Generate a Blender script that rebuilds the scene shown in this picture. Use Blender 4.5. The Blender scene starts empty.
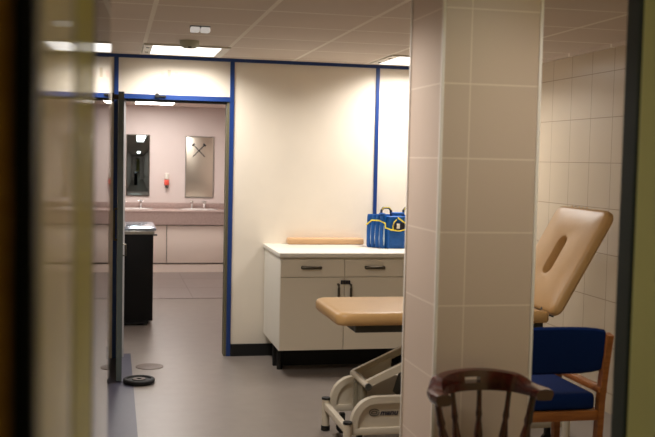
import bpy, bmesh, math, random
from mathutils import Vector, Matrix
random.seed(4)
C = bpy.context.scene.collection
PI = math.pi
D = 7.837          # the panelled wall
H = 2.40           # ceiling

# ------------------------------------------------------------------ materials
def lin(r, g, b):
    f = lambda c: (c/255/12.92) if c/255 <= .04045 else ((c/255+.055)/1.055)**2.4
    return (f(r), f(g), f(b), 1)

def mat(name, col, rough=.5, metal=0.0, noise=0.0, nscale=20, bump=0.0, bscale=200, spec=.5, coat=0.0, ior=1.45):
    m = bpy.data.materials.new(name); m.use_nodes = True
    nt = m.node_tree; b = nt.nodes['Principled BSDF']
    b.inputs['Base Color'].default_value = col
    b.inputs['Roughness'].default_value = rough
    b.inputs['Metallic'].default_value = metal
    b.inputs['Specular IOR Level'].default_value = spec
    b.inputs['Coat Weight'].default_value = coat
    b.inputs['Coat Roughness'].default_value = .08
    b.inputs['IOR'].default_value = ior
    tc = nt.nodes.new('ShaderNodeTexCoord')
    if noise:
        n = nt.nodes.new('ShaderNodeTexNoise'); n.inputs['Scale'].default_value = nscale; n.inputs['Detail'].default_value = 5
        nt.links.new(tc.outputs['Object'], n.inputs['Vector'])
        r = nt.nodes.new('ShaderNodeValToRGB')
        r.color_ramp.elements[0].position = .3; r.color_ramp.elements[1].position = .7
        r.color_ramp.elements[0].color = tuple(c*(1-noise) for c in col[:3])+(1,)
        r.color_ramp.elements[1].color = tuple(min(1, c*(1+noise)) for c in col[:3])+(1,)
        nt.links.new(n.outputs['Fac'], r.inputs['Fac']); nt.links.new(r.outputs['Color'], b.inputs['Base Color'])
    if bump:
        n2 = nt.nodes.new('ShaderNodeTexNoise'); n2.inputs['Scale'].default_value = bscale
        nt.links.new(tc.outputs['Object'], n2.inputs['Vector'])
        bp = nt.nodes.new('ShaderNodeBump'); bp.inputs['Strength'].default_value = bump; bp.inputs['Distance'].default_value = .004
        nt.links.new(n2.outputs['Fac'], bp.inputs['Height']); nt.links.new(bp.outputs['Normal'], b.inputs['Normal'])
    return m

def grid_mat(name, col, line, rough, axes, noise=.05, nscale=3, spec=.5, bump=.3):
    """axes: list of (axis index, offset, pitch, line width) in world metres; lines drawn where any is met"""
    m = bpy.data.materials.new(name); m.use_nodes = True
    nt = m.node_tree; L = nt.links; b = nt.nodes['Principled BSDF']
    b.inputs['Roughness'].default_value = rough; b.inputs['Specular IOR Level'].default_value = spec
    g = nt.nodes.new('ShaderNodeNewGeometry'); s = nt.nodes.new('ShaderNodeSeparateXYZ')
    L.new(g.outputs['Position'], s.inputs[0])
    def M(op, a, v):
        n = nt.nodes.new('ShaderNodeMath'); n.operation = op
        if isinstance(a, (int, float)): n.inputs[0].default_value = a
        else: L.new(a, n.inputs[0])
        if isinstance(v, (int, float)): n.inputs[1].default_value = v
        else: L.new(v, n.inputs[1])
        return n.outputs[0]
    tot = None; cells = []
    for ax, off, pitch, w in axes:
        p = M('DIVIDE', M('SUBTRACT', s.outputs[ax], off-w/2), pitch)
        fr = M('FLOORED_MODULO', p, 1.0) if False else M('SUBTRACT', p, M('FLOOR', p, 0.0))
        on = M('LESS_THAN', fr, w/pitch)
        cells.append(M('FLOOR', p, 0.0))
        tot = on if tot is None else M('MAXIMUM', tot, on)
    wn = nt.nodes.new('ShaderNodeTexNoise'); wn.inputs['Scale'].default_value = nscale; wn.inputs['Detail'].default_value = 6
    L.new(g.outputs['Position'], wn.inputs['Vector'])
    # every cell its own slight shade
    cv = nt.nodes.new('ShaderNodeCombineXYZ')
    for i, c in enumerate(cells[:3]): L.new(c, cv.inputs[i])
    wh = nt.nodes.new('ShaderNodeTexWhiteNoise'); L.new(cv.outputs[0], wh.inputs['Vector'])
    k = M('ADD', M('MULTIPLY', wn.outputs['Fac'], noise*1.5), M('MULTIPLY', wh.outputs['Value'], noise*.6))
    k = M('ADD', k, 1-noise)
    vm = nt.nodes.new('ShaderNodeVectorMath'); vm.operation = 'SCALE'; vm.inputs[0].default_value = col[:3]; L.new(k, vm.inputs['Scale'])
    mx = nt.nodes.new('ShaderNodeMix'); mx.data_type = 'RGBA'
    L.new(tot, mx.inputs['Factor']); L.new(vm.outputs[0], mx.inputs[6]); mx.inputs[7].default_value = line
    L.new(mx.outputs[2], b.inputs['Base Color'])
    if bump:
        bp = nt.nodes.new('ShaderNodeBump'); bp.inputs['Strength'].default_value = bump; bp.inputs['Distance'].default_value = .002; bp.invert = True
        L.new(tot, bp.inputs['Height']); L.new(bp.outputs['Normal'], b.inputs['Normal'])
    return m

def emit(name, col, strength):
    m = bpy.data.materials.new(name); m.use_nodes = True
    nt = m.node_tree; nt.nodes.clear()
    e = nt.nodes.new('ShaderNodeEmission'); o = nt.nodes.new('ShaderNodeOutputMaterial')
    e.inputs['Color'].default_value = col; e.inputs['Strength'].default_value = strength
    nt.links.new(e.outputs[0], o.inputs[0]); return m

def wood(name, c1, c2, rough, scale=(3, 40, 40), coat=.3):
    m = bpy.data.materials.new(name); m.use_nodes = True
    nt = m.node_tree; b = nt.nodes['Principled BSDF']; L = nt.links
    tc = nt.nodes.new('ShaderNodeTexCoord'); mp = nt.nodes.new('ShaderNodeMapping'); mp.inputs['Scale'].default_value = scale
    n = nt.nodes.new('ShaderNodeTexNoise'); n.inputs['Scale'].default_value = 2; n.inputs['Detail'].default_value = 6
    r = nt.nodes.new('ShaderNodeValToRGB'); r.color_ramp.elements[0].color = c1; r.color_ramp.elements[1].color = c2
    r.color_ramp.elements[0].position = .35; r.color_ramp.elements[1].position = .65
    L.new(tc.outputs['Object'], mp.inputs[0]); L.new(mp.outputs[0], n.inputs[0]); L.new(n.outputs['Fac'], r.inputs[0]); L.new(r.outputs[0], b.inputs['Base Color'])
    b.inputs['Roughness'].default_value = rough; b.inputs['Coat Weight'].default_value = coat; b.inputs['Coat Roughness'].default_value = .15
    return m

M = {}
M['cream'] = mat('cream_panel', lin(236, 225, 209), .45, noise=.03, nscale=3)
M['pink'] = mat('pink_wall_paint', lin(216, 203, 197), .6, noise=.03, nscale=2)
M['blue'] = mat('blue_trim_paint', lin(30, 60, 122), .35)
M['black'] = mat('black_rubber', lin(14, 14, 15), .6)
M['jet'] = mat('jet_black_laminate', lin(5, 5, 6), .5, spec=.3)
M['ceil'] = grid_mat('ceiling_tiles', lin(214, 200, 187), lin(236, 228, 216), .85, [(0, .207, .6, .026), (1, 7.03, .6, .024)], noise=.07, nscale=2, spec=.2)
M['tile'] = grid_mat('beige_wall_tiles', lin(196, 180, 158), lin(146, 130, 112), .25, [(1, 5.83, .3, .0045), (2, 1.63, .3, .0045)], noise=.05)
M['ptile'] = grid_mat('grey_beige_pillar_tiles', lin(200, 179, 163), lin(222, 206, 190), .3, [(0, 1.3946, .3, .005), (1, 3.71, .6, .0001), (2, 1.628, .2985, .006)], noise=.04)
M['floor'] = grid_mat('grey_vinyl_floor', lin(131, 121, 113), lin(125, 115, 107), .36, [(0, 40, 100, .001)], noise=.16, nscale=9, bump=0)
M['wtile'] = grid_mat('darker_washroom_tiles', lin(132, 120, 114), lin(112, 100, 95), .45, [(0, .3, .6, .012), (1, 11.1, .9, .03)], noise=.12, nscale=8, bump=0)
M['strip'] = mat('blue_grey_vinyl', lin(66, 64, 78), .4, noise=.08, nscale=30)
M['white'] = mat('white_laminate', lin(232, 226, 214), .3)
M['cab'] = mat('pale_grey_laminate', lin(226, 216, 198), .4)
M['wtrim'] = mat('white_corner_trim', lin(236, 228, 220), .35)
M['greydoor'] = mat('grey_door_paint', lin(96, 106, 108), .4, noise=.04)
M['lilac'] = mat('pale_jamb_paint', lin(176, 172, 172), .4)
M['olivejamb'] = mat('olive_frame_paint', lin(104, 98, 74), .5)
M['steel'] = mat('brushed_steel', lin(190, 188, 182), .28, metal=1)
M['darksteel'] = mat('dull_metal', lin(96, 90, 80), .35, metal=1)
M['chrome'] = mat('chrome', lin(225, 225, 225), .08, metal=1)
M['board'] = mat('pale_tan_vinyl', lin(206, 166, 124), .45)
M['tan'] = mat('tan_vinyl', lin(198, 156, 102), .38, bump=.15, bscale=60, noise=.03, nscale=10)
M['frame2'] = mat('dull_olive_coat', lin(128, 120, 102), .45)
M['frame'] = mat('cream_powder_coat', lin(206, 194, 174), .4)
M['darkgrey'] = mat('dark_grey_metal', lin(62, 62, 56), .5)
M['bluefab'] = mat('blue_upholstery', lin(7, 35, 88), .9, bump=.5, bscale=500, noise=.12, nscale=200, spec=.2)
M['beech'] = wood('beech_frame', lin(146, 84, 36), lin(170, 104, 48), .4)
M['mahog'] = wood('dark_red_wood', lin(42, 7, 5), lin(68, 12, 8), .25, (4, 30, 30), .6)
M['bagblue'] = mat('blue_bag_nylon', lin(5, 84, 160), .5, bump=.3, bscale=90, noise=.1, nscale=25)
M['bagdark'] = mat('navy_webbing', lin(28, 44, 74), .7)
M['yellow'] = mat('yellow_piping', lin(236, 214, 60), .5)
M['clear'] = mat('pale_bottle_plastic', lin(186, 206, 220), .25)
M['corrwall'] = mat('olive_corridor_paint', lin(226, 218, 160), .6)
M['corrfloor'] = mat('corridor_floor', lin(90, 84, 70), .6)
M['dgreen'] = mat('dark_green_frame_strip', lin(36, 46, 38), .6)
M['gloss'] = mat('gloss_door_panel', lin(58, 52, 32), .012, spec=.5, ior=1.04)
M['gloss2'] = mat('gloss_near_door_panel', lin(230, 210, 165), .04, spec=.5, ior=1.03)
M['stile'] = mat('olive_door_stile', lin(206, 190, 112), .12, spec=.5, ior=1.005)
M['bead'] = mat('dark_olive_bead', lin(70, 64, 34), .4)
M['lip'] = wood('brown_door_lipping', lin(216, 150, 62), lin(230, 168, 80), .5)
M['mirrordark'] = mat('mirror_painted_reflection', lin(120, 134, 134), .02, metal=1)  # dark tint stands in for the dark reflection in this mirror
M['mirrordull'] = mat('dull_steel_mirror', lin(214, 206, 190), .35, metal=1)
M['mirror'] = mat('mirror_glass', lin(215, 222, 218), .02, metal=1)
M['granite'] = mat('mottled_pink_worktop', lin(178, 156, 148), .35, noise=.14, nscale=60)
M['vdoor'] = mat('pale_pink_panel', lin(236, 222, 210), .45)
M['ceramic'] = mat('white_ceramic', lin(240, 236, 232), .12)
M['soap'] = mat('pink_red_soap', lin(226, 92, 76), .35)
M['fit'] = mat('off_white_light_housing', lin(226, 220, 208), .5)
M['detector'] = mat('greenish_grey_plastic', lin(186, 188, 170), .5)
M['brownmetal'] = mat('dark_bronze_metal', lin(64, 54, 46), .4, metal=.6)
M['drain'] = mat('brown_grey_cover', lin(102, 88, 80), .5)
M['glasstop'] = mat('silver_blue_top', lin(190, 206, 226), .12, metal=.7)
M['fadepink'] = mat('faded_pink_print', lin(236, 212, 198), .6)
M['fadegrey'] = mat('faded_grey_print', lin(212, 198, 176), .6)
M['ink'] = mat('dark_ink', lin(34, 34, 40), .5)
M['navyink'] = mat('navy_print', lin(24, 30, 52), .5)
M['washceil'] = mat('washroom_ceiling_paint', lin(214, 196, 186), .8)
M['lamp'] = emit('lamp_diffuser', (1.0, .955, .90, 1), 1.5)
M['lampmid'] = emit('mid_lamp_diffuser', (1.0, .955, .90, 1), 13.0)
M['emerg'] = emit('lens_painted_glow', (1.0, .9, .8, 1), .24)  # faint glow stands in for lamplight falling on the white lenses
M['lampw2'] = emit('washroom_added_lamp', (1.0, .94, .89, 1), 12.0)
M['lampdim'] = emit('dim_lamp_diffuser', (1.0, .95, .88, 1), 2.9)
M['lampw'] = emit('washroom_lamp_diffuser', (1.0, .94, .90, 1), 11.0)
M['lampc'] = emit('corridor_added_lamp', (1.0, .95, .82, 1), 4.0)

# ------------------------------------------------------------------ mesh helpers
class MB:
    def __init__(s): s.bm = bmesh.new()
    def box(s, x0, x1, y0, y1, z0, z1, bev=0, seg=2, mtx=None):
        t = bmesh.new(); bmesh.ops.create_cube(t, size=1)
        for v in t.verts: v.co = Vector(((x0+x1)/2+v.co.x*(x1-x0), (y0+y1)/2+v.co.y*(y1-y0), (z0+z1)/2+v.co.z*(z1-z0)))
        if bev: bmesh.ops.bevel(t, geom=list(t.edges), offset=bev, segments=seg, profile=.5, affect='EDGES')
        s._add(t, mtx); return s
    def _add(s, t, mtx=None):
        if mtx is not None: t.transform(mtx)
        me = bpy.data.meshes.new('t'); t.to_mesh(me); t.free(); s.bm.from_mesh(me); bpy.data.meshes.remove(me)
    def cyl(s, a, b, r, r2=None, n=16, caps=True):
        a = Vector(a); b = Vector(b); r2 = r if r2 is None else r2
        d = b-a; q = d.to_track_quat('Z', 'Y').to_matrix().to_4x4()
        t = bmesh.new(); bmesh.ops.create_cone(t, cap_ends=caps, segments=n, radius1=r, radius2=r2, depth=d.length)
        s._add(t, Matrix.Translation((a+b)/2) @ q); return s
    def lathe(s, prof, o=(0, 0, 0), axis=None, n=20):
        """prof: list of (r, h) along axis"""
        t = bmesh.new(); rings = []
        for r, h in prof:
            rings.append([t.verts.new((r*math.cos(2*PI*i/n), r*math.sin(2*PI*i/n), h)) for i in range(n)])
        for A, B in zip(rings, rings[1:]):
            for i in range(n): t.faces.new((A[i], A[(i+1) % n], B[(i+1) % n], B[i]))
        t.faces.new(list(reversed(rings[0]))); t.faces.new(rings[-1])
        m = Matrix.Translation(Vector(o))
        if axis is not None: m = m @ Vector(axis).to_track_quat('Z', 'Y').to_matrix().to_4x4()
        s._add(t, m); return s
    def tube(s, pts, r, n=10, closed=False):
        pts = [Vector(p) for p in pts]; t = bmesh.new(); rings = []
        up = Vector((0.3, .2, 1)).normalized(); N = len(pts)
        for i, p in enumerate(pts):
            a = pts[(i-1) % N] if (closed or i > 0) else p; b = pts[(i+1) % N] if (closed or i < N-1) else p
            d = (b-a).normalized(); x = d.cross(up)
            if x.length < 1e-3: x = d.cross(Vector((1, 0, 0)))
            x.normalize(); y = d.cross(x).normalized()
            rr = r[i] if isinstance(r, (list, tuple)) else r
            rings.append([t.verts.new(p+rr*(math.cos(2*PI*k/n)*x+math.sin(2*PI*k/n)*y)) for k in range(n)])
        for i in range(N if closed else N-1):
            A = rings[i]; B = rings[(i+1) % N]
            for k in range(n): t.faces.new((A[k], A[(k+1) % n], B[(k+1) % n], B[k]))
        if not closed: t.faces.new(list(reversed(rings[0]))); t.faces.new(rings[-1])
        s._add(t); return s
    def bar(s, pts, hw, hh, side):
        """rectangular bar swept along pts; side = constant width axis"""
        pts = [Vector(p) for p in pts]; side = Vector(side).normalized(); t = bmesh.new(); rings = []
        for i, p in enumerate(pts):
            a = pts[max(0, i-1)]; b = pts[min(len(pts)-1, i+1)]
            n = side.cross((b-a).normalized()).normalized()
            rings.append([t.verts.new(p+side*hw*u+n*hh*v) for u, v in ((-1, -1), (1, -1), (1, 1), (-1, 1))])
        for A, B in zip(rings, rings[1:]):
            for k in range(4): t.faces.new((A[k], A[(k+1) % 4], B[(k+1) % 4], B[k]))
        t.faces.new(list(reversed(rings[0]))); t.faces.new(rings[-1])
        s._add(t); return s
    def rings(s, rs, cap=True, closed=False, mtx=None):
        t = bmesh.new(); R = [[t.verts.new(p) for p in r] for r in rs]; n = len(R[0])
        prs = list(zip(R, R[1:]))+([(R[-1], R[0])] if closed else [])
        for A, B in prs:
            for k in range(n): t.faces.new((A[k], A[(k+1) % n], B[(k+1) % n], B[k]))
        if cap and not closed: t.faces.new(list(reversed(R[0]))); t.faces.new(R[-1])
        bmesh.ops.recalc_face_normals(t, faces=list(t.faces)); s._add(t, mtx); return s
    def prism(s, poly, axis, a, b, bev=0):
        """poly in the two remaining axes, extruded along axis from a to b"""
        t = bmesh.new()
        def P(u, v, w): return {0: (w, u, v), 1: (u, w, v), 2: (u, v, w)}[axis]
        A = [t.verts.new(P(u, v, a)) for u, v in poly]; B = [t.verts.new(P(u, v, b)) for u, v in poly]
        n = len(poly)
        for k in range(n): t.faces.new((A[k], A[(k+1) % n], B[(k+1) % n], B[k]))
        t.faces.new(list(reversed(A))); t.faces.new(B)
        bmesh.ops.recalc_face_normals(t, faces=list(t.faces))
        if bev: bmesh.ops.bevel(t, geom=list(t.edges), offset=bev, segments=2, profile=.5, affect='EDGES')
        s._add(t); return s
    def xf(s, m): s.bm.transform(m); return s
    def build(s, name, m, parent=None, smooth=True):
        bm = s.bm; bmesh.ops.recalc_face_normals(bm, faces=list(bm.faces))
        if parent is None:
            xs = [v.co for v in bm.verts]
            o = Vector(((min(v.x for v in xs)+max(v.x for v in xs))/2, (min(v.y for v in xs)+max(v.y for v in xs))/2, min(v.z for v in xs)))
        else: o = worigin(parent)
        for v in bm.verts: v.co -= o if parent is None else Vector((0, 0, 0))
        if parent is not None:
            for v in bm.verts: v.co -= o
        me = bpy.data.meshes.new(name); bm.to_mesh(me); bm.free()
        ob = bpy.data.objects.new(name, me); C.objects.link(ob)
        if parent is None: ob.location = o
        else: ob.parent = parent
        me.materials.append(m)
        if smooth:
            for p in me.polygons: p.use_smooth = True
            me.set_sharp_from_angle(angle=math.radians(38))
        return ob

def worigin(o):
    v = Vector((0, 0, 0))
    while o is not None: v = v + o.location; o = o.parent
    return v
def thing(name, label, cat, loc, group=None):
    o = bpy.data.objects.new(name, None); C.objects.link(o); o.location = loc; o.empty_display_size = .1
    return tag(o, label, cat, group)
def tag(o, label, cat, group=None):
    o['label'] = label; o['category'] = cat
    if group: o['group'] = group
    return o
def struct(o, label=None):
    o['kind'] = 'structure'
    if label: o['label'] = label
    return o
def lab(o, t): o['label'] = t; return o
def rrect(w, h, r, n=6, cx=0, cy=0):
    pts = []
    for sx, sy, a0 in ((1, 1, 0), (-1, 1, 90), (-1, -1, 180), (1, -1, 270)):
        for k in range(n+1):
            a = math.radians(a0+90*k/n); pts.append((cx+sx*(w/2-r)+r*math.cos(a), cy+sy*(h/2-r)+r*math.sin(a)))
    return pts
def text_mesh(txt, size, depth, shear=.0, offset=0.0):
    cu = bpy.data.curves.new('txt', 'FONT'); cu.body = txt; cu.size = size; cu.extrude = depth; cu.shear = shear; cu.offset = offset
    ob = bpy.data.objects.new('txt', cu); C.objects.link(ob)
    bpy.context.view_layer.update()
    me = bpy.data.meshes.new_from_object(ob.evaluated_get(bpy.context.evaluated_depsgraph_get()))
    bpy.data.objects.remove(ob); bpy.data.curves.remove(cu)
    b = MB(); b.bm.from_mesh(me); bpy.data.meshes.remove(me); return b

# ------------------------------------------------------------------ setting: treatment room
XL, XR, YN = -1.6, 3.17, 2.54
struct(MB().box(XL-.1, XR+.1, 2.475, 14.3, -.1, 0).build('floor', M['floor'], smooth=False), 'speckled grey vinyl floor')
struct(MB().box(-1.0, 1.75, 11.10, 13.8, 0, .004).build('floor_tiles', M['wtile'], smooth=False), 'darker grey floor area in front of the washroom vanity')
struct(MB().box(-.03, .150, 4.2, 8.01, 0, .003).build('floor_strip', M['strip'], smooth=False), 'blue grey strip in the floor beside the open door')
struct(MB().box(XL-.1, XR+.1, 2.475, D+.1, H, H+.08).build('ceiling', M['ceil'], smooth=False), 'suspended ceiling of square tiles')
w = MB().box(XL-.1, .035, D, D+.1, 0, H).box(.92, XR+.1, D, D+.1, 0, H).box(.035, .92, D, D+.1, 2.085, H)
struct(w.build('wall_back', M['cream'], smooth=False), 'cream panelled wall')
struct(MB().box(XR, XR+.1, YN, D, 0, H).build('wall_right', M['tile'], smooth=False), 'beige tiled wall')
struct(MB().box(XL-.1, XL, YN, D, 0, H).build('wall_left', M['cream'], smooth=False))
w = MB().box(XL-.1, -.06, 2.475, 2.54, 0, H).box(1.424, XR+.1, 2.475, 2.54, 0, H).box(-.06, 1.424, 2.475, 2.54, 2.15, H)
struct(w.build('wall_front', M['corrwall'], smooth=False), 'olive painted wall around the near doorway')
struct(MB().box(1.4165, 1.428, 2.4745, 2.543, 0, 2.15).build('trim_near_frame', M['dgreen'], smooth=False), 'dark green door frame strip')
# blue trim
struct(MB().box(XL, XR, D-.014, D+.002, 2.374, H, .002).build('trim_top', M['blue'], smooth=False), 'blue rail along the top of the wall')
struct(MB().box(.0, .034, D-.014, D+.03, 0, 2.374, .002).build('trim_door_left', M['blue'], smooth=False))
struct(MB().box(.906, .940, D-.014, D+.03, 0, 2.374, .002).build('trim_door_right', M['blue'], smooth=False), 'blue upright right of the washroom doorway')
struct(MB().box(.034, .906, D-.014, D+.03, 2.056, 2.094, .002).build('trim_header', M['blue'], smooth=False), 'blue rail over the washroom doorway')
struct(MB().box(2.112, 2.142, D-.014, D+.002, .92, 2.374, .002).build('trim_wall_joint', M['blue'], smooth=False), 'blue upright behind the bag')
struct(MB().box(.886, .908, D+.0, D+.12, 0, 2.06).build('trim_jamb_right', M['olivejamb'], smooth=False))
struct(MB().box(.034, .092, D+.03, D+.12, 0, 2.06).build('trim_jamb_left', M['lilac'], smooth=False), 'pale door jamb')
struct(MB().box(.034, .908, D+.03, D+.12, 2.040, 2.085).build('trim_jamb_top', M['darkgrey'], smooth=False))
struct(MB().box(.942, XR, D-.02, D, 0, .098).build('baseboard_back', M['black'], smooth=False), 'black skirting')
struct(MB().box(XL, -.03, D-.02, D, 0, .098).build('baseboard_left', M['black'], smooth=False))
struct(MB().box(XR-.03, XR, YN, D-.02, H-.022, H).build('trim_ceiling_right', M['ceil'], smooth=False))

# pillar
px0, px1, py0, py1 = 1.276, 1.692, 3.72, 4.145
pil = struct(MB().box(px0, px1, py0, py1, 0, H).build('pillar', M['ptile'], smooth=False), 'square tiled pillar with white corner strips')
for x, y in ((px0, py0), (px1, py0), (px0, py1), (px1, py1)):
    MB().box(x-.007, x+.007, y-.007, y+.007, 0, H, .003).build('corner_trim', M['wtrim'], pil)

# corridor the photo is taken from
struct(MB().box(-1.0, 2.3, -1.6, 2.475, -.1, 0).build('floor_corridor', M['corrfloor'], smooth=False))
struct(MB().box(-1.0, 2.3, -1.6, 2.475, H, H+.08).build('ceiling_corridor', M['corrwall'], smooth=False))
struct(MB().box(-1.1, -1.0, -1.6, 2.475, 0, H).build('wall_corridor_left', M['corrwall'], smooth=False))
struct(MB().box(2.3, 2.4, -1.6, 2.475, 0, H).build('wall_corridor_right', M['corrwall'], smooth=False))
struct(MB().box(-1.1, 2.4, -1.7, -1.6, 0, H).build('wall_corridor_back', M['corrwall'], smooth=False))

# glossy partition along the corridor, seen at a glancing angle at the left edge
DN, SL = -.080, .0309
def leaf_zone(name, y0, y1, m, par, z0=.0, z1=2.3, th=.05, out=0.0):
    f = lambda y: DN+SL*y+out
    b = MB(); b.prism([(f(y0), y0), (f(y1), y1), (f(y1)-th-out, y1), (f(y0)-th-out, y0)], 2, z0, z1)
    return b.build(name, m, par, smooth=False)
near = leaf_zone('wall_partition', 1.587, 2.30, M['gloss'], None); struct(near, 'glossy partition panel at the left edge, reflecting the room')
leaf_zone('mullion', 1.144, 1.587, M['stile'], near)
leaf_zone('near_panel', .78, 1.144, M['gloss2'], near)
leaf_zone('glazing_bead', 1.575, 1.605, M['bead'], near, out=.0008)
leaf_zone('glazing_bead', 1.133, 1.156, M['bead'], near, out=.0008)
x_ = DN+SL*.78
MB().box(x_-.019, x_+.0008, .75, .78, 0, 2.3).build('edge_seal', M['jet'], near, smooth=False)
MB().box(x_-.05, x_-.019, .755, .78, 0, 2.3).build('edge_lipping', M['lip'], near, smooth=False)

# ------------------------------------------------------------------ washroom beyond
WY, WH = 14.2, 2.325
struct(MB().box(-1.0, 1.8, WY, WY+.1, 0, 2.5).build('wall_washroom_back', M['pink'], smooth=False), 'pale pink washroom wall')
struct(MB().box(1.75, 1.85, D+.1, WY, 0, 2.5).build('wall_washroom_right', M['pink'], smooth=False))
struct(MB().box(-1.1, -1.0, D+.1, WY, 0, 2.5).build('wall_washroom_left', M['pink'], smooth=False))
struct(MB().box(-1.0, 1.75, D+.1, WY, WH, WH+.08).build('ceiling_washroom', M['washceil'], smooth=False))
struct(MB().box(-1.0, .035, D+.1, D+.115, 0, WH).box(.925, 1.75, D+.1, D+.115, 0, WH).box(.035, .925, D+.1, D+.115, 2.09, WH).build('wall_washroom_front', M['pink'], smooth=False))

v = thing('vanity_counter', 'long washroom vanity with mottled pink top and pale door panels', 'counter', (.4, 13.9, 0))
MB().box(-.95, 1.74, 13.58, WY-.004, .835, .862, .004).build('countertop', M['granite'], v)
MB().box(-.95, 1.74, 13.585, 13.61, .668, .835).build('fascia', M['granite'], v)
struct(MB().box(-.95, 1.74, WY-.025, WY, .862, .945, .003).build('trim_splashback', M['granite']))
MB().box(-.95, 1.74, 13.70, WY-.01, .004, .835).build('carcass', M['darkgrey'], v)
MB().box(-.95, 1.74, 13.63, 13.70, .004, .115).build('plinth', M['vdoor'], v)
for x0, x1 in ((-.94, -.15), (-.14, .725), (.735, 1.735)):
    MB().box(x0, x1, 13.62, 13.70, .135, .655, .003).build('door_panel', M['vdoor'], v)
def basin(x, label):
    t = thing('washbasin', label, 'basin', (x, 13.87, .862), 'washroom basins')
    b = MB(); n = 28
    def ring(rx, ry, z): return [(x+rx*math.cos(2*PI*k/n), 13.87+ry*math.sin(2*PI*k/n), z) for k in range(n)]
    b.rings([ring(.27, .19, .862), ring(.275, .195, .872), ring(.25, .175, .874), ring(.235, .16, .866), ring(.05, .04, .8635)])
    b.build('bowl', M['ceramic'], t)
    MB().lathe([(.025, 0), (.025, .004)], (x, 13.87, .8636)).build('drain', M['chrome'], t)
def tap(x, label):
    t = thing('tap', label, 'tap', (x, 14.11, .862), 'washroom taps')
    MB().lathe([(.024, 0), (.024, .008), (.014, .014), (.013, .085), (.016, .09)], (x, 14.11, .862)).build('body', M['chrome'], t)
    MB().tube([(x, 14.11, .945), (x, 14.08, .962), (x, 14.03, .955), (x, 14.015, .935)], .010).build('spout', M['chrome'], t)
    MB().lathe([(.014, 0), (.024, .008), (.024, .022), (.012, .03)], (x, 14.11, .952)).cyl((x-.035, 14.11, .972), (x+.035, 14.11, .972), .007).build('handle', M['chrome'], t)
basin(.28, 'white oval basin in the washroom counter below the dark left mirror')
basin(1.18, 'white oval basin in the washroom counter below the mirror with crossed emblem')
tap(.385, 'chrome tap below the dark left mirror')
tap(1.105, 'chrome tap at the left of the pair below the emblem mirror')
tap(1.285, 'chrome tap at the right of the pair below the emblem mirror')
tap(.14, 'chrome tap beside the open door edge, left of the other washroom taps')
def wmirror(x0, x1, z0, z1, label, m, gm):
    t = thing('wall_mirror', label, 'mirror', ((x0+x1)/2, WY, z0), 'washroom mirrors')
    MB().box(x0, x1, WY-.012, WY-.002, z0, z1, .003).build('glass', gm, t)
    MB().box(x0-.012, x0, WY-.016, WY-.002, z0-.012, z1+.012).box(x1, x1+.012, WY-.016, WY-.002, z0-.012, z1+.012).box(x0, x1, WY-.016, WY-.002, z1, z1+.012).box(x0, x1, WY-.016, WY-.002, z0-.012, z0).build('frame', m, t)
    return t
wmirror(.19, .495, 1.05, 1.90, 'dark reflecting rectangular mirror on the pink wall, nearer the open door', M['darksteel'], M['mirrordark'])
mt = wmirror(1.025, 1.41, 1.035, 1.895, 'pale tall mirror bearing a crossed hammers emblem', M['steel'], M['mirrordull'])
b = MB()
for s in (1, -1):
    a = Vector((1.205-s*.085, WY-.0135, 1.615)); c = Vector((1.205+s*.085, WY-.0135, 1.79))
    b.bar([a, c], .0012, .007, (0, 1, 0))
    d = (c-a).normalized(); p = Vector((d.z, 0, -d.x)); 
    b.bar([c-p*.024-d*.006, c+p*.024-d*.006], .0012, .012, (0, 1, 0))
b.build('crossed_hammers_emblem', M['ink'], mt, smooth=False)
t = thing('soap_dispenser', 'small pink and clear soap dispenser on the wall between the mirrors', 'dispenser', (.748, WY, 1.15))
MB().box(.715, .781, WY-.07, WY+.001, 1.20, 1.275, .012).build('soap_bottle', M['soap'], t)
MB().box(.720, .776, WY-.07, WY+.001, 1.28, 1.37, .012).build('bracket', M['fit'], t)
MB().cyl((.748, WY-.045, 1.155), (.748, WY-.045, 1.20), .02).build('nozzle', M['darkgrey'], t)

# black cabinet
t = thing('floor_cabinet', 'black floor cabinet with a silver top standing inside the washroom doorway', 'cabinet', (.13, 9.65, 0))
MB().box(-.14, .375, 9.32, 10.05, .05, .87, .004).build('body', M['jet'], t)
MB().box(-.12, .335, 9.34, 10.03, .02, .05).build('plinth', M['black'], t)
for x in (-.1, .31):
    for y in (9.37, 9.99): MB().cyl((x, y, 0), (x, y, .022), .018).build('foot', M['darkgrey'], t)
MB().box(-.15, .385, 9.30, 10.06, .872, .905, .004).build('tray_rim', M['steel'], t)
MB().box(-.155, .40, 9.30, 10.20, .909, .932, .004).build('top', M['glasstop'], t)
MB().box(.375, .41, 9.31, 9.36, .858, .872, .003).build('catch', M['black'], t)

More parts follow.
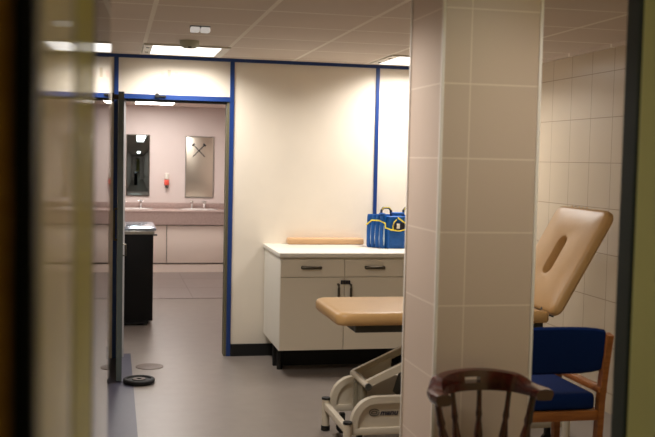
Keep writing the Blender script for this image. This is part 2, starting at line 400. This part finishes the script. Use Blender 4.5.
# washroom lamps
def ceil_light(x0, x1, y0, y1, z, label, group, m, fr=.06, watts=0):
    t = thing('ceiling_light', label, 'ceiling light', ((x0+x1)/2, (y0+y1)/2, z-.012), group)
    f = MB().box(x0-fr, x0, y0-.02, y1+.02, z-.012, z-.001).box(x1, x1+fr, y0-.02, y1+.02, z-.012, z-.001).box(x0, x1, y0-.02, y0, z-.012, z-.001).box(x0, x1, y1, y1+.02, z-.012, z-.001)
    f.build('frame', M['fit'], t, smooth=False)
    MB().box(x0, x1, y0, y1, z-.009, z-.002).build('diffuser', m, t, smooth=False)
    if watts:
        # the prismatic diffuser throws its light downwards, hardly sideways
        ld = bpy.data.lights.new('tube_light', 'AREA'); ld.shape = 'RECTANGLE'; ld.size = x1-x0-.01; ld.size_y = y1-y0-.01
        ld.energy = watts; ld.color = (1.0, .955, .90); ld.spread = math.radians(153)
        lo = bpy.data.objects.new('tube_light', ld); C.objects.link(lo); lo.parent = t; lo.location = (0, 0, -.002)
    for yy in (y0+.15, y1-.15): MB().lathe([(.012, 0), (.012, .004)], (x0-fr/2, yy, z-.016)).build('screw', M['darksteel'], t)
    return t
ceil_light(.28, .78, 12.6, 13.6, WH, 'white panel light in the washroom ceiling before the vanity', None, M['lampw'])
ceil_light(.28, .78, 9.8, 10.6, WH, 'added unseen panel light in the washroom ceiling over the black cabinet', None, M['lampw2'])  # unseen lamp added to light the washroom floor

# ------------------------------------------------------------------ washroom door (open leaf, edge-on)
lf = struct(MB().box(.031, .070, 6.985, D-.018, .012, 2.055, .002).build('door_2', M['greydoor'], smooth=False), 'grey washroom door standing open edge-on')
for z0, z1 in ((1.0, 1.24),):
    MB().tube([(.031, 7.07, z0+.01), (.012, 7.07, z0+.01), (.007, 7.07, z0+.03), (.007, 7.07, z1-.03), (.012, 7.07, z1-.01), (.031, 7.07, z1-.01)], .008).build('pull_handle', M['darksteel'], lf)
MB().tube([(.070, 7.05, .90), (.089, 7.05, .90), (.089, 7.05, .98), (.070, 7.05, .98)], .007).build('latch_handle', M['darksteel'], lf)
MB().box(-.008, .031, 7.0, 7.06, 2.0, 2.035, .003).box(-.012, .004, 7.0, 7.06, 1.985, 2.045, .003).build('closer_bracket', M['brownmetal'], lf)
t = thing('roller_catch', 'small black catch on the blue rail above the washroom doorway', 'catch', (.345, D-.02, 2.07))
MB().box(.335, .40, D-.03, D-.0135, 2.072, 2.088, .002).build('plate', M['black'], t)
MB().cyl((.33, D-.06, 2.085), (.33, D-.014, 2.085), .017).build('roller', M['black'], t)

ceil_light(1.465, 1.952, 2.58, 3.18, H, 'white panel light in the ceiling near the entrance, in front of the pillar', None, M['lamp'], watts=3)
ceil_light(.265, .752, 4.04, 4.64, H, 'white panel light in the ceiling left of the pillar', None, M['lamp'], watts=12)
# door weight
t = thing('door_weight', 'round black weight plate lying against the open grey door', 'weight plate', (.19, 6.955, 0))
n = 40
def wr(r, z): return [(.19+r*math.cos(2*PI*k/n), 6.955+r*math.sin(2*PI*k/n), z) for k in range(n)]
MB().rings([wr(.10, .004), wr(.110, .008), wr(.112, .030), wr(.104, .037), wr(.088, .037), wr(.082, .026), wr(.050, .026), wr(.046, .033), wr(.018, .033), wr(.015, .004)], closed=True).build('plate', M['black'], t)
MB().rings([wr(.045, .0335), wr(.045, .0345), wr(.02, .0345), wr(.02, .0335)], closed=True).build('hub_ring', M['drain'], t)
o = MB().lathe([(.105, 0), (.105, .004), (.10, .006)], (.283, 7.495, 0), n=40).build('floor_cover', M['drain']); tag(o, 'round brown cover plate set in the grey floor near the doorway', 'floor cover')

# ceiling lights etc.
ceil_light(.265, .752, 7.04, 7.64, H, 'white panel light in the tiled ceiling above the washroom doorway', None, M['lamp'], watts=11)
ceil_light(2.075, 2.562, 7.04, 7.64, H, 'white panel light in the tiled ceiling, partly hidden by the pillar', None, M['lamp'], watts=11)
t = thing('smoke_detector', 'round greenish smoke detector on the ceiling beside the panel light', 'smoke detector', (.50, 6.76, H-.05))
MB().lathe([(.04, 0), (.058, .012), (.066, .03), (.066, .05)], (.50, 6.76, H-.05)).build('body', M['detector'], t)
MB().lathe([(.012, 0), (.014, .008)], (.50, 6.72, H-.053)).build('sensor', M['darkgrey'], t)
t = thing('emergency_light', 'small white twin emergency light on the ceiling in front of the smoke detector', 'emergency light', (.50, 5.97, H-.025))
MB().box(.445, .565, 5.96, 6.03, H-.008, H-.0005, .002).build('base_plate', M['darkgrey'], t)
for x in (.447, .509): MB().box(x, x+.054, 5.95, 6.02, H-.036, H-.008, .004).build('lens', M['emerg'], t)

# faded print above the doorway
o = MB().box(.412, .436, D-.0012, D+.0005, 2.215, 2.29).build('faded_print', M['fadegrey'], smooth=False); tag(o, 'faint faded pink and grey print on the cream panel above the doorway', 'print')
MB().box(.36, .388, D-.0012, D+.0005, 2.215, 2.27).build('pink_mark', M['fadepink'], o, smooth=False)
MB().box(.47, .492, D-.0012, D+.0005, 2.215, 2.275).build('pink_mark', M['fadepink'], o, smooth=False)

# ------------------------------------------------------------------ base cabinet, worktop
def cabinet(x0, x1, ndoor, label):
    t = thing('base_cabinet', label, 'cabinet', ((x0+x1)/2, 7.45, 0), 'cabinets along the cream wall')
    yf = 7.06
    MB().box(x0, x1, yf, D-.022, .19, .887).build('body', M['white'], t, smooth=False)
    MB().box(x0+.02, x1-.0, 7.42, 7.46, 0, .19).build('plinth', M['black'], t, smooth=False)
    for x in (x0+.05, x1-.06): 
        MB().cyl((x, 7.30, 0), (x, 7.30, .19), .022).build('foot', M['black'], t)
    w_ = (x1-x0)/ndoor
    for i in range(ndoor):
        a = x0+i*w_+.002; c = x0+(i+1)*w_-.002
        dr = MB().box(a, c, yf-.019, yf-.0005, .742, .872, .0015).build('drawer', M['cab'], t, smooth=False)
        m = (a+c)/2-.01
        MB().tube([(m-.068, yf-.02, .812), (m-.066, yf-.036, .812), (m-.04, yf-.042, .812), (m, yf-.044, .812), (m+.04, yf-.042, .812), (m+.066, yf-.036, .812), (m+.068, yf-.02, .812)], [.013, .013, .012, .012, .012, .013, .013]).build('drawer_handle', M['darksteel'], dr)
        d = MB().box(a, c, yf-.019, yf-.0005, .194, .738, .0015).build('door', M['cab'], t, smooth=False)
        hx = c-.045 if i == 0 else a+.045
        MB().tube([(hx, yf-.02, .685), (hx, yf-.042, .683), (hx, yf-.046, .66), (hx, yf-.046, .60), (hx, yf-.042, .578), (hx, yf-.02, .576)], .0095).build('door_handle', M['darksteel'], d)
    return t
c1 = cabinet(1.207, 2.177, 2, 'pale grey two-door base cabinet with drawers against the cream wall')
MB().box(1.664, 1.735, 7.028, 7.0405, .688, .716, .002).build('lock', M['navyink'], c1)
b = MB()
for i in range(3): b.box(1.672+i*.02, 1.684+i*.02, 7.026, 7.0285, .694, .71)
b.build('lock_dial', M['darksteel'], c1)
cabinet(2.181, 2.66, 1, 'pale grey single-door base cabinet hidden behind the pillar')
o = MB().box(1.195, 2.67, 7.025, D-.001, .888, .92, .004).build('worktop', M['white']); tag(o, 'white laminate worktop on the base cabinets', 'worktop')
o = MB().box(1.385, 2.02, 7.745, 7.832, .921, .972, .012, 3).build('padded_board', M['board']); tag(o, 'long tan padded board lying along the wall on the white worktop', 'board')

# blue bag
bg = thing('bottle_bag', 'blue bag with yellow piping and bottle pockets on the white worktop', 'bag', (2.14, 7.56, .92))
poly = [(2.018, 7.575), (2.112, 7.425), (2.135, 7.40), (2.30, 7.405), (2.345, 7.44), (2.35, 7.60), (2.30, 7.69), (2.08, 7.69), (2.02, 7.64)]
def ring_poly(f, z):
    cx = sum(p[0] for p in poly)/len(poly); cy = sum(p[1] for p in poly)/len(poly)
    return [(cx+(x-cx)*f, cy+(y-cy)*f, z) for x, y in poly]
MB().rings([ring_poly(.96, .921), ring_poly(1, .935), ring_poly(1.02, 1.06), ring_poly(1.0, 1.172), ring_poly(.95, 1.178), ring_poly(.93, 1.15)]).build('body', M['bagblue'], bg)
A = Vector((2.014, 7.572, 0)); B = Vector((2.114, 7.418, 0))
for k in range(4):
    p = A.lerp(B, (k+.35)/4)
    nn = Vector((-.80, -.60, 0)); q = p+nn*.006
    pk = MB().lathe([(.020, .0), (.027, .01), (.028, .12), (.026, .235), (.022, .262)], (q.x, q.y, .922)).build('bottle_pocket', M['bagblue'], bg)
    q2 = A.lerp(B, (k+.78)/4)+nn*.018
    MB().tube([(q2.x, q2.y, .945), (q2.x, q2.y, 1.0), (q2.x, q2.y, 1.10)], [.004, .008, .004]).build('pale_bottle_edge', M['clear'], bg)
nn = Vector((-.8, -.6, 0))*.036
def fp(x, z, y=7.392): return (x, y, z)
MB().tube([tuple(A+nn+Vector((0, 0, 1.10))), tuple(A.lerp(B, .3)+nn+Vector((0, 0, 1.138))), tuple(A.lerp(B, .75)+nn+Vector((0, 0, 1.14))), tuple(B+nn*.9+Vector((.01, 0, 1.12))), fp(2.10, 1.085), fp(2.15, 1.068), fp(2.22, 1.062), fp(2.27, 1.075), fp(2.30, 1.105), fp(2.25, 1.13), fp(2.20, 1.165)], .0055).build('piping', M['yellow'], bg)
MB().tube([fp(2.165, 1.068), fp(2.16, 1.10), fp(2.17, 1.13), fp(2.19, 1.15)], .0045).build('piping', M['yellow'], bg)
MB().prism([(2.17, 1.075), (2.26, 1.075), (2.285, 1.10), (2.25, 1.125), (2.18, 1.125)], 1, 7.389, 7.404).build('pocket_panel', M['ink'], bg)
MB().box(2.19, 2.215, 7.383, 7.390, 1.08, 1.12, .002).build('pocket_tag', M['white'], bg)
def handle(cx, y, w_, z1):
    pts = [(cx-w_/2, y, 1.17), (cx-w_/2+.004, y, z1-.02), (cx-w_/2+.02, y, z1), (cx+w_/2-.02, y, z1), (cx+w_/2-.004, y, z1-.02), (cx+w_/2, y, 1.17)]
    b = MB().bar(pts, .012, .007, (0, 1, 0)); h = b.build('handle', M['bagdark'], bg)
    MB().tube([(x, y-.013, z+.004) for x, y, z in pts[1:5]], .003).build('handle_piping', M['yellow'], h)
handle(2.132, 7.50, .085, 1.238); handle(2.315, 7.52, .075, 1.238)
MB().box(2.06, 2.10, 7.40, 7.46, 1.186, 1.20, .005).build('rim_pad', M['bagblue'], bg)
MB().box(2.17, 2.26, 7.41, 7.5, 1.186, 1.205, .006).build('rim_pad', M['bagblue'], bg)

# ------------------------------------------------------------------ treatment couch
cy0, cy1 = 5.15, 5.82
cc = thing('treatment_couch', 'tan padded treatment couch with raised backrest behind the tiled pillar', 'treatment couch', (1.85, 5.48, 0))
def pad_ring(x0, x1, ins, z, rl=.085, n=8):
    pts = []
    for sx, sy, a0, r in ((1, 1, 0, .03), (-1, 1, 90, rl), (-1, -1, 180, rl*.8), (1, -1, 270, .03)):
        X = x1 if sx > 0 else x0; Yv = cy1 if sy > 0 else cy0
        for k in range(n+1):
            a = math.radians(a0+90*k/n); rr = r
            pts.append((X-sx*(rr)-0+rr*math.cos(a)-ins*math.cos(a), Yv-sy*rr+rr*math.sin(a)-ins*math.sin(a), z))
    return pts
MB().rings([pad_ring(1.205, 2.46, .03, .698), pad_ring(1.205, 2.46, .010, .702), pad_ring(1.205, 2.46, 0, .715), pad_ring(1.205, 2.46, 0, .752), pad_ring(1.205, 2.46, .008, .764), pad_ring(1.205, 2.46, .024, .770), pad_ring(1.205, 2.46, .05, .771)]).build('seat_pad', M['tan'], cc)
# backrest pad with breathing slot: local u along length, v across, w thickness
Lb, Wb, Tb = .69, .67, .066
def br(u, v_, w_):
    ux, uz = .495, .869; nx, nz = -.869, .495
    return (2.520+ux*u+nx*w_, (cy0+cy1)/2+v_, .725+uz*u+nz*w_)
def br_ring(ins, w_):
    return [br(Lb/2+p[0], p[1], w_) for p in rrect(Lb-2*ins, Wb-2*ins, max(.012, .055-ins*.5), 6)]
def slot_ring(g, w_):
    return [br(.355+p[0], p[1]+.02, w_) for p in rrect(.25+2*g, .10+2*g, .048+g*.9, 6)]
MB().rings([slot_ring(0, .008), br_ring(.05, 0), br_ring(.012, .003), br_ring(0, .018), br_ring(0, Tb-.018), br_ring(.008, Tb-.006), br_ring(.024, Tb), slot_ring(.022, Tb), slot_ring(.008, Tb-.004), slot_ring(0, Tb-.016)], closed=True).build('back_pad', M['tan'], cc)
for k in range(5):
    MB().lathe([(.005, 0), (.005, .004), (.003, .007)], br(Lb+.004, -.02+.05*k, Tb-.02), (.495, 0, .869), 10).build('upholstery_stud', M['tan'], cc)
# pad support frames
MB().box(1.32, 2.44, 5.20, 5.25, .655, .697, .004).box(1.32, 2.44, 5.72, 5.77, .655, .697, .004).box(1.32, 1.36, 5.25, 5.72, .655, .697, .004).box(2.40, 2.44, 5.25, 5.72, .655, .697, .004).build('seat_frame', M['darkgrey'], cc)
b = MB()
for v_ in (-.16, .16): b.bar([br(.0, v_, -.018), br(.52, v_, -.018)], .02, .016, (0, 1, 0))
b.bar([br(.5, -.16, -.018), br(.5, .16, -.018)], .016, .016, (.495, 0, .869))
b.build('back_frame', M['darkgrey'], cc)
MB().cyl((2.36, 5.3, .62), (2.62, 5.3, .93), .012).cyl((2.36, 5.3, .62), (2.36, 5.3, .67), .02).build('gas_strut', M['darkgrey'], cc)
# base: two arched side frames with infill panels
def arch(y, name):
    x0, x1, zb, zt, r = 1.290, 2.50, .155, .310, .125
    pts = [(x0, y, zb)]
    for k in range(9):
        a = math.radians(180-90*k/8); pts.append((x0+r+r*math.cos(a), y, zt-r+r*math.sin(a)))
    for k in range(9):
        a = math.radians(90-90*k/8); pts.append((x1-r+r*math.cos(a), y, zt-r+r*math.sin(a)))
    pts.append((x1, y, zb))
    f = MB().bar(pts, .022, .018, (0, 1, 0)).build('side_frame', M['frame'], cc)
    MB().prism([(p[0], p[2]) for p in pts], 1, y-.006, y+.006).build('side_panel', M['frame'], f)
    MB().box(1.24, 2.54, y-.022, y+.022, .12, .158, .004).build('side_rail', M['frame'], f)
    return f
fn = arch(5.05+.022, 'near'); arch(5.585, 'far')
tx = text_mesh('manu', .044, .0012, .25, .0010)
tx.xf(Matrix.Translation((1.434, 5.064, .224)) @ Matrix.Rotation(PI/2, 4, 'X') @ Matrix.Diagonal((1.04, 1, 1, 1)))
tx.build('lettering', M['navyink'], fn, smooth=False)
b = MB()
def sarc(cx, cz, rx, rz, a0, a1): return [(cx+rx*math.cos(math.radians(a0+(a1-a0)*k/12)), 5.0645, cz+rz*math.sin(math.radians(a0+(a1-a0)*k/12))) for k in range(13)]
for arcp in (sarc(1.402, .242, .027, .016, 20, 200), sarc(1.402, .238, .027, .016, 200, 380), sarc(1.402, .240, .016, .007, 0, 180), sarc(1.402, .239, .016, .007, 180, 360)):
    b.tube(arcp, .0026, 6)
b.build('logo_mark', M['ink'], fn)
# end crossbars with feet
for xe in (1.25, 2.53):
    cb = MB().box(xe-.016, xe+.016, 5.06, 5.58, .13, .17, .004).build('end_crossbar', M['frame'], cc)
    for y in (5.05, 5.60):
        xo = xe+(.0 if xe < 2 else .0)
        ft = MB().cyl((xo, y, .03), (xo, y, .186), .024).build('foot_post', M['frame'], cb)
    for y in (5.05, 5.60):
        MB().cyl((xe, y, .186), (xe, y, .198), .026).build('post_cap', M['black'], cb); MB().cyl((xe, y, 0), (xe, y, .03), .027).build('foot_cap', M['black'], cb)
# castors just inside the posts
for xe in (1.335, 2.45):
    for y in (5.12, 5.53):
        MB().cyl((xe, y-.012, .035), (xe, y+.012, .035), .035, n=20).box(xe-.014, xe+.014, y-.016, y+.016, .05, .12).build('castor', M['black'], cc)
# lifting arms
LX, LZ = 1.392, .358
MB().box(LX+.0, LX+.03, 5.30, 5.50, .13, LZ+.01, .004).build('lift_bracket', M['frame2'], cc)
MB().cyl((LX, 5.53, LZ), (LX, 5.17, LZ), .017).build('lift_crossbar', M['frame'], cc)
MB().cyl((LX, 5.172, LZ), (LX, 5.158, LZ), .019).build('crossbar_cap', M['darkgrey'], cc)
for y in (5.24, 5.53):
    MB().bar([(1.40, y, .355), (2.05, y, .655)], .016, .020, (0, 1, 0)).build('lift_arm', M['frame'], cc)
MB().bar([(2.30, 5.38, .33), (1.62, 5.38, .655)], .016, .020, (0, 1, 0)).build('lift_arm', M['frame'], cc)
MB().prism([(1.385, .17), (1.60, .17), (1.62, .45), (1.42, .36)], 1, 5.50, 5.512).build('gusset_panel', M['frame'], cc)
MB().prism([(1.60, .27), (2.0, .27), (2.0, .40), (1.64, .40)], 1, 5.22, 5.40, .004).build('motor_housing', M['darkgrey'], cc)
MB().cyl((1.395, 5.42, .14), (1.395, 5.42, .33), .022).build('actuator', M['frame2'], cc)

# ------------------------------------------------------------------ blue chair seen from behind
bc = thing('armchair', 'beech framed armchair with blue upholstered seat and back, beside the pillar', 'armchair', (2.09, 4.56, 0))
xl, xr = 1.815, 2.345
pts = lambda x: [(x, 4.36, 0), (x, 4.335, .30), (x, 4.325, .46), (x, 4.30, .62), (x, 4.265, .80)]
for x in (xl, xr): MB().bar(pts(x), .015, .022, (1, 0, 0)).build('back_leg', M['beech'], bc)
for x in (xl, xr): MB().bar([(x, 4.80, 0), (x, 4.80, .535)], .016, .02, (1, 0, 0)).build('front_leg', M['beech'], bc)
for x in (xl, xr): MB().box(x-.024, x+.024, 4.30, 4.86, .500, .532, .008).build('armrest', M['beech'], bc)
MB().box(xl+.015, xr-.015, 4.315, 4.345, .365, .415, .003).build('rear_rail', M['beech'], bc)
MB().box(xl+.015, xr-.015, 4.785, 4.815, .365, .415, .003).build('front_rail', M['beech'], bc)
for x in (xl, xr): MB().box(x-.012, x+.012, 4.345, 4.785, .365, .41, .003).build('side_rail', M['beech'], bc)
MB().box(xl+.03, xr-.03, 4.315, 4.84, .416, .50, .022, 3).build('seat', M['bluefab'], bc)
b = MB(); n = 13; rs = []
for i in range(n):
    u = -1+2*i/(n-1); x = (xl+xr)/2+u*(xr-xl-.034)/2
    cy_ = .028*(1-u*u)
    zb = .60-.0*u; 
    prof = [(-.022, .625-.02*(1-abs(u)**4)), (-.027, .70), (-.018, .822-.012*u**4), (0, .832-.012*u**4), (.018, .822-.012*u**4), (.03, .70), (.026, .625-.02*(1-abs(u)**4)), (.0, .610-.02*(1-abs(u)**4))]
    rs.append([(x, 4.285+(.80-z)*.2-cy_*-1.0+py, z) for py, z in prof])
b.rings(rs); b.build('backrest', M['bluefab'], bc)

# ------------------------------------------------------------------ dark wooden chair facing the camera
WX, WYc, RZ = 1.396, 3.40, math.radians(5)
wc = thing('wooden_chair', 'dark red-brown wooden chair with spindle back in front of the pillar', 'chair', (WX, WYc, 0))
MW = Matrix.Translation((WX, WYc, 0)) @ Matrix.Rotation(RZ, 4, 'Z')
# crest and bow in one sweep, with a hand slot
def bow(a):  # a in degrees, 0 = back
    return Vector((0.210*math.sin(math.radians(a)), .185*math.cos(math.radians(a)), 0))
NS = 60; AM = 100
ang = [-AM+2*AM*i/NS for i in range(NS+1)]
def sstep(x): x = max(0, min(1, x)); return x*x*(3-2*x)
b = MB(); tb = bmesh.new(); ZB = .720
cols = []
for a in ang:
    k = 1-sstep((abs(a)-50)/22)                # crest weight
    top = ZB+.036+.030*k+.012*k*(1-(a/55)**2 if abs(a) < 55 else 0)
    p = bow(a); nrm = Vector((math.sin(math.radians(a)), math.cos(math.radians(a)), 0))
    th = .022+.008*(1-k)+.004
    end = sstep((abs(a)-92)/12)
    zz = [ZB-.004*end, ZB+.004+(top-ZB)*.34, ZB+(top-ZB)*.70, top]
    lean = lambda z: nrm*((z-ZB)*.12)
    f = [p-nrm*th*(.8 if i in (0, 3) else 1)+lean(z)+Vector((0, 0, z)) for i, z in enumerate(zz)]
    g = [p+nrm*th*(.8 if i in (0, 3) else 1)+lean(z)+Vector((0, 0, z)) for i, z in enumerate(zz)]
    tp = p+lean(top)+Vector((0, 0, top+.005)); bt = p+Vector((0, 0, ZB-.004))
    cols.append([tb.verts.new(q) for q in f+[tp]+g[::-1]+[bt]])
NR = len(cols[0])  # f0..f3, top, g3..g0, bottom
slot = lambda i: -11 <= (ang[i]+ang[i+1])/2 <= 11
for i in range(NS):
    A_, B_ = cols[i], cols[i+1]
    for k in range(NR):
        if slot(i) and k in (1, 6): continue
        tb.faces.new((A_[k], A_[(k+1) % NR], B_[(k+1) % NR], B_[k]))
    if slot(i):
        tb.faces.new((A_[1], B_[1], B_[7], A_[7])); tb.faces.new((A_[2], A_[6], B_[6], B_[2]))
        if not slot(i-1): tb.faces.new((A_[1], A_[7], A_[6], A_[2]))
        if not slot(i+1): tb.faces.new((B_[1], B_[2], B_[6], B_[7]))
tb.faces.new(cols[0]); tb.faces.new(list(reversed(cols[-1])))
b._add(tb); b.xf(MW); b.build('crest_rail', M['mahog'], wc)
# seat
seat = []
for k in range(32):
    a = 2*PI*k/32; x = .215*math.copysign(abs(math.cos(a))**.75, math.cos(a)); y = -.03+.205*math.copysign(abs(math.sin(a))**.75, math.sin(a)); seat.append((x, y))
def sr(f, z): return [(x*f, -.03+(y+.03)*f, z) for x, y in seat]
MB().rings([sr(.9, .425), sr(.98, .435), sr(1, .452), sr(.97, .462), sr(.8, .458), sr(.5, .448)]).xf(MW).build('seat', M['mahog'], wc)
# spindles: top on the bow, foot on the seat edge
for a in (-64, -23, 11, 44, 76):
    p = bow(a); top = Vector((p.x, p.y, ZB+.006)); ft = Vector((p.x*.72, -.03+(p.y+.03)*.88 , .452))
    d = top-ft; Ld = d.length
    prof = [(.011, 0), (.0125, .08*Ld), (.0095, .12*Ld), (.016, .22*Ld), (.018, .34*Ld), (.013, .5*Ld), (.010, .56*Ld), (.014, .62*Ld), (.011, .70*Ld), (.010, .9*Ld), (.010, Ld)]
    if abs(a) > 55: prof = [(r*1.25, h) for r, h in prof]
    MB().lathe(prof, ft, d, 14).xf(MW).build('spindle', M['mahog'], wc)
legs = []
for sx in (-1, 1):
    for sy in (-1, 1):
        top = Vector((sx*.14, -.03+sy*.13, .435)); ft = Vector((sx*.20, -.03+sy*.185, 0)); d = ft-top; Ld = d.length
        prof = [(.014, 0), (.017, .1*Ld), (.021, .3*Ld), (.014, .42*Ld), (.02, .5*Ld), (.022, .62*Ld), (.013, .8*Ld), (.016, .92*Ld), (.012, Ld-.0035)]
        MB().lathe(prof, top, d, 14).xf(MW).build('leg', M['mahog'], wc); legs.append((top.lerp(ft, .6)))
for sx in (0, 2): MB().tube([legs[sx], (legs[sx]+legs[sx+1])/2, legs[sx+1]], [.008, .014, .008]).xf(MW).build('stretcher', M['mahog'], wc)
a_, c_ = (legs[0]+legs[1])/2, (legs[2]+legs[3])/2
MB().tube([a_, (a_+c_)/2, c_], [.008, .013, .008]).xf(MW).build('stretcher', M['mahog'], wc)

# ------------------------------------------------------------------ light, camera
def corridor():
    t = thing('ceiling_light', 'added corridor ceiling light out of view, lighting the near wall', 'ceiling light', (1.95, .7, H-.012))  # lamp added out of view to brighten the olive wall
    MB().box(1.7, 2.2, .4, 1.0, H-.012, H-.002).build('diffuser', M['lampc'], t, smooth=False)
corridor()
wd = bpy.data.worlds.new('world'); bpy.context.scene.world = wd; wd.use_nodes = True
wd.node_tree.nodes['Background'].inputs[0].default_value = (.02, .02, .02, 1)

cam = bpy.data.cameras.new('camera'); co = bpy.data.objects.new('camera', cam); C.objects.link(co)
cam.sensor_width = 36; cam.sensor_fit = 'HORIZONTAL'; cam.lens = 36*975/655
yaw, pit, rol = .21700, .0600, -.0220
F = Vector((math.sin(yaw)*math.cos(pit), math.cos(yaw)*math.cos(pit), -math.sin(pit)))
R = Vector((math.cos(yaw), -math.sin(yaw), 0)); U = R.cross(F)
c_, s_ = math.cos(rol), math.sin(rol)
R2 = c_*R-s_*U; U2 = c_*U+s_*R
mm = Matrix((R2, U2, -F)).transposed().to_4x4(); mm.translation = Vector((0, 0, 1.61))
co.matrix_world = mm
cam.clip_start = .02; cam.dof.use_dof = True; cam.dof.focus_distance = 7.2; cam.dof.aperture_fstop = 3.1
sc = bpy.context.scene; sc.camera = co
vs = sc.view_settings; vs.view_transform = 'Standard'; vs.look = 'None'; vs.gamma = 1; vs.use_curve_mapping = False; vs.exposure = 1.0
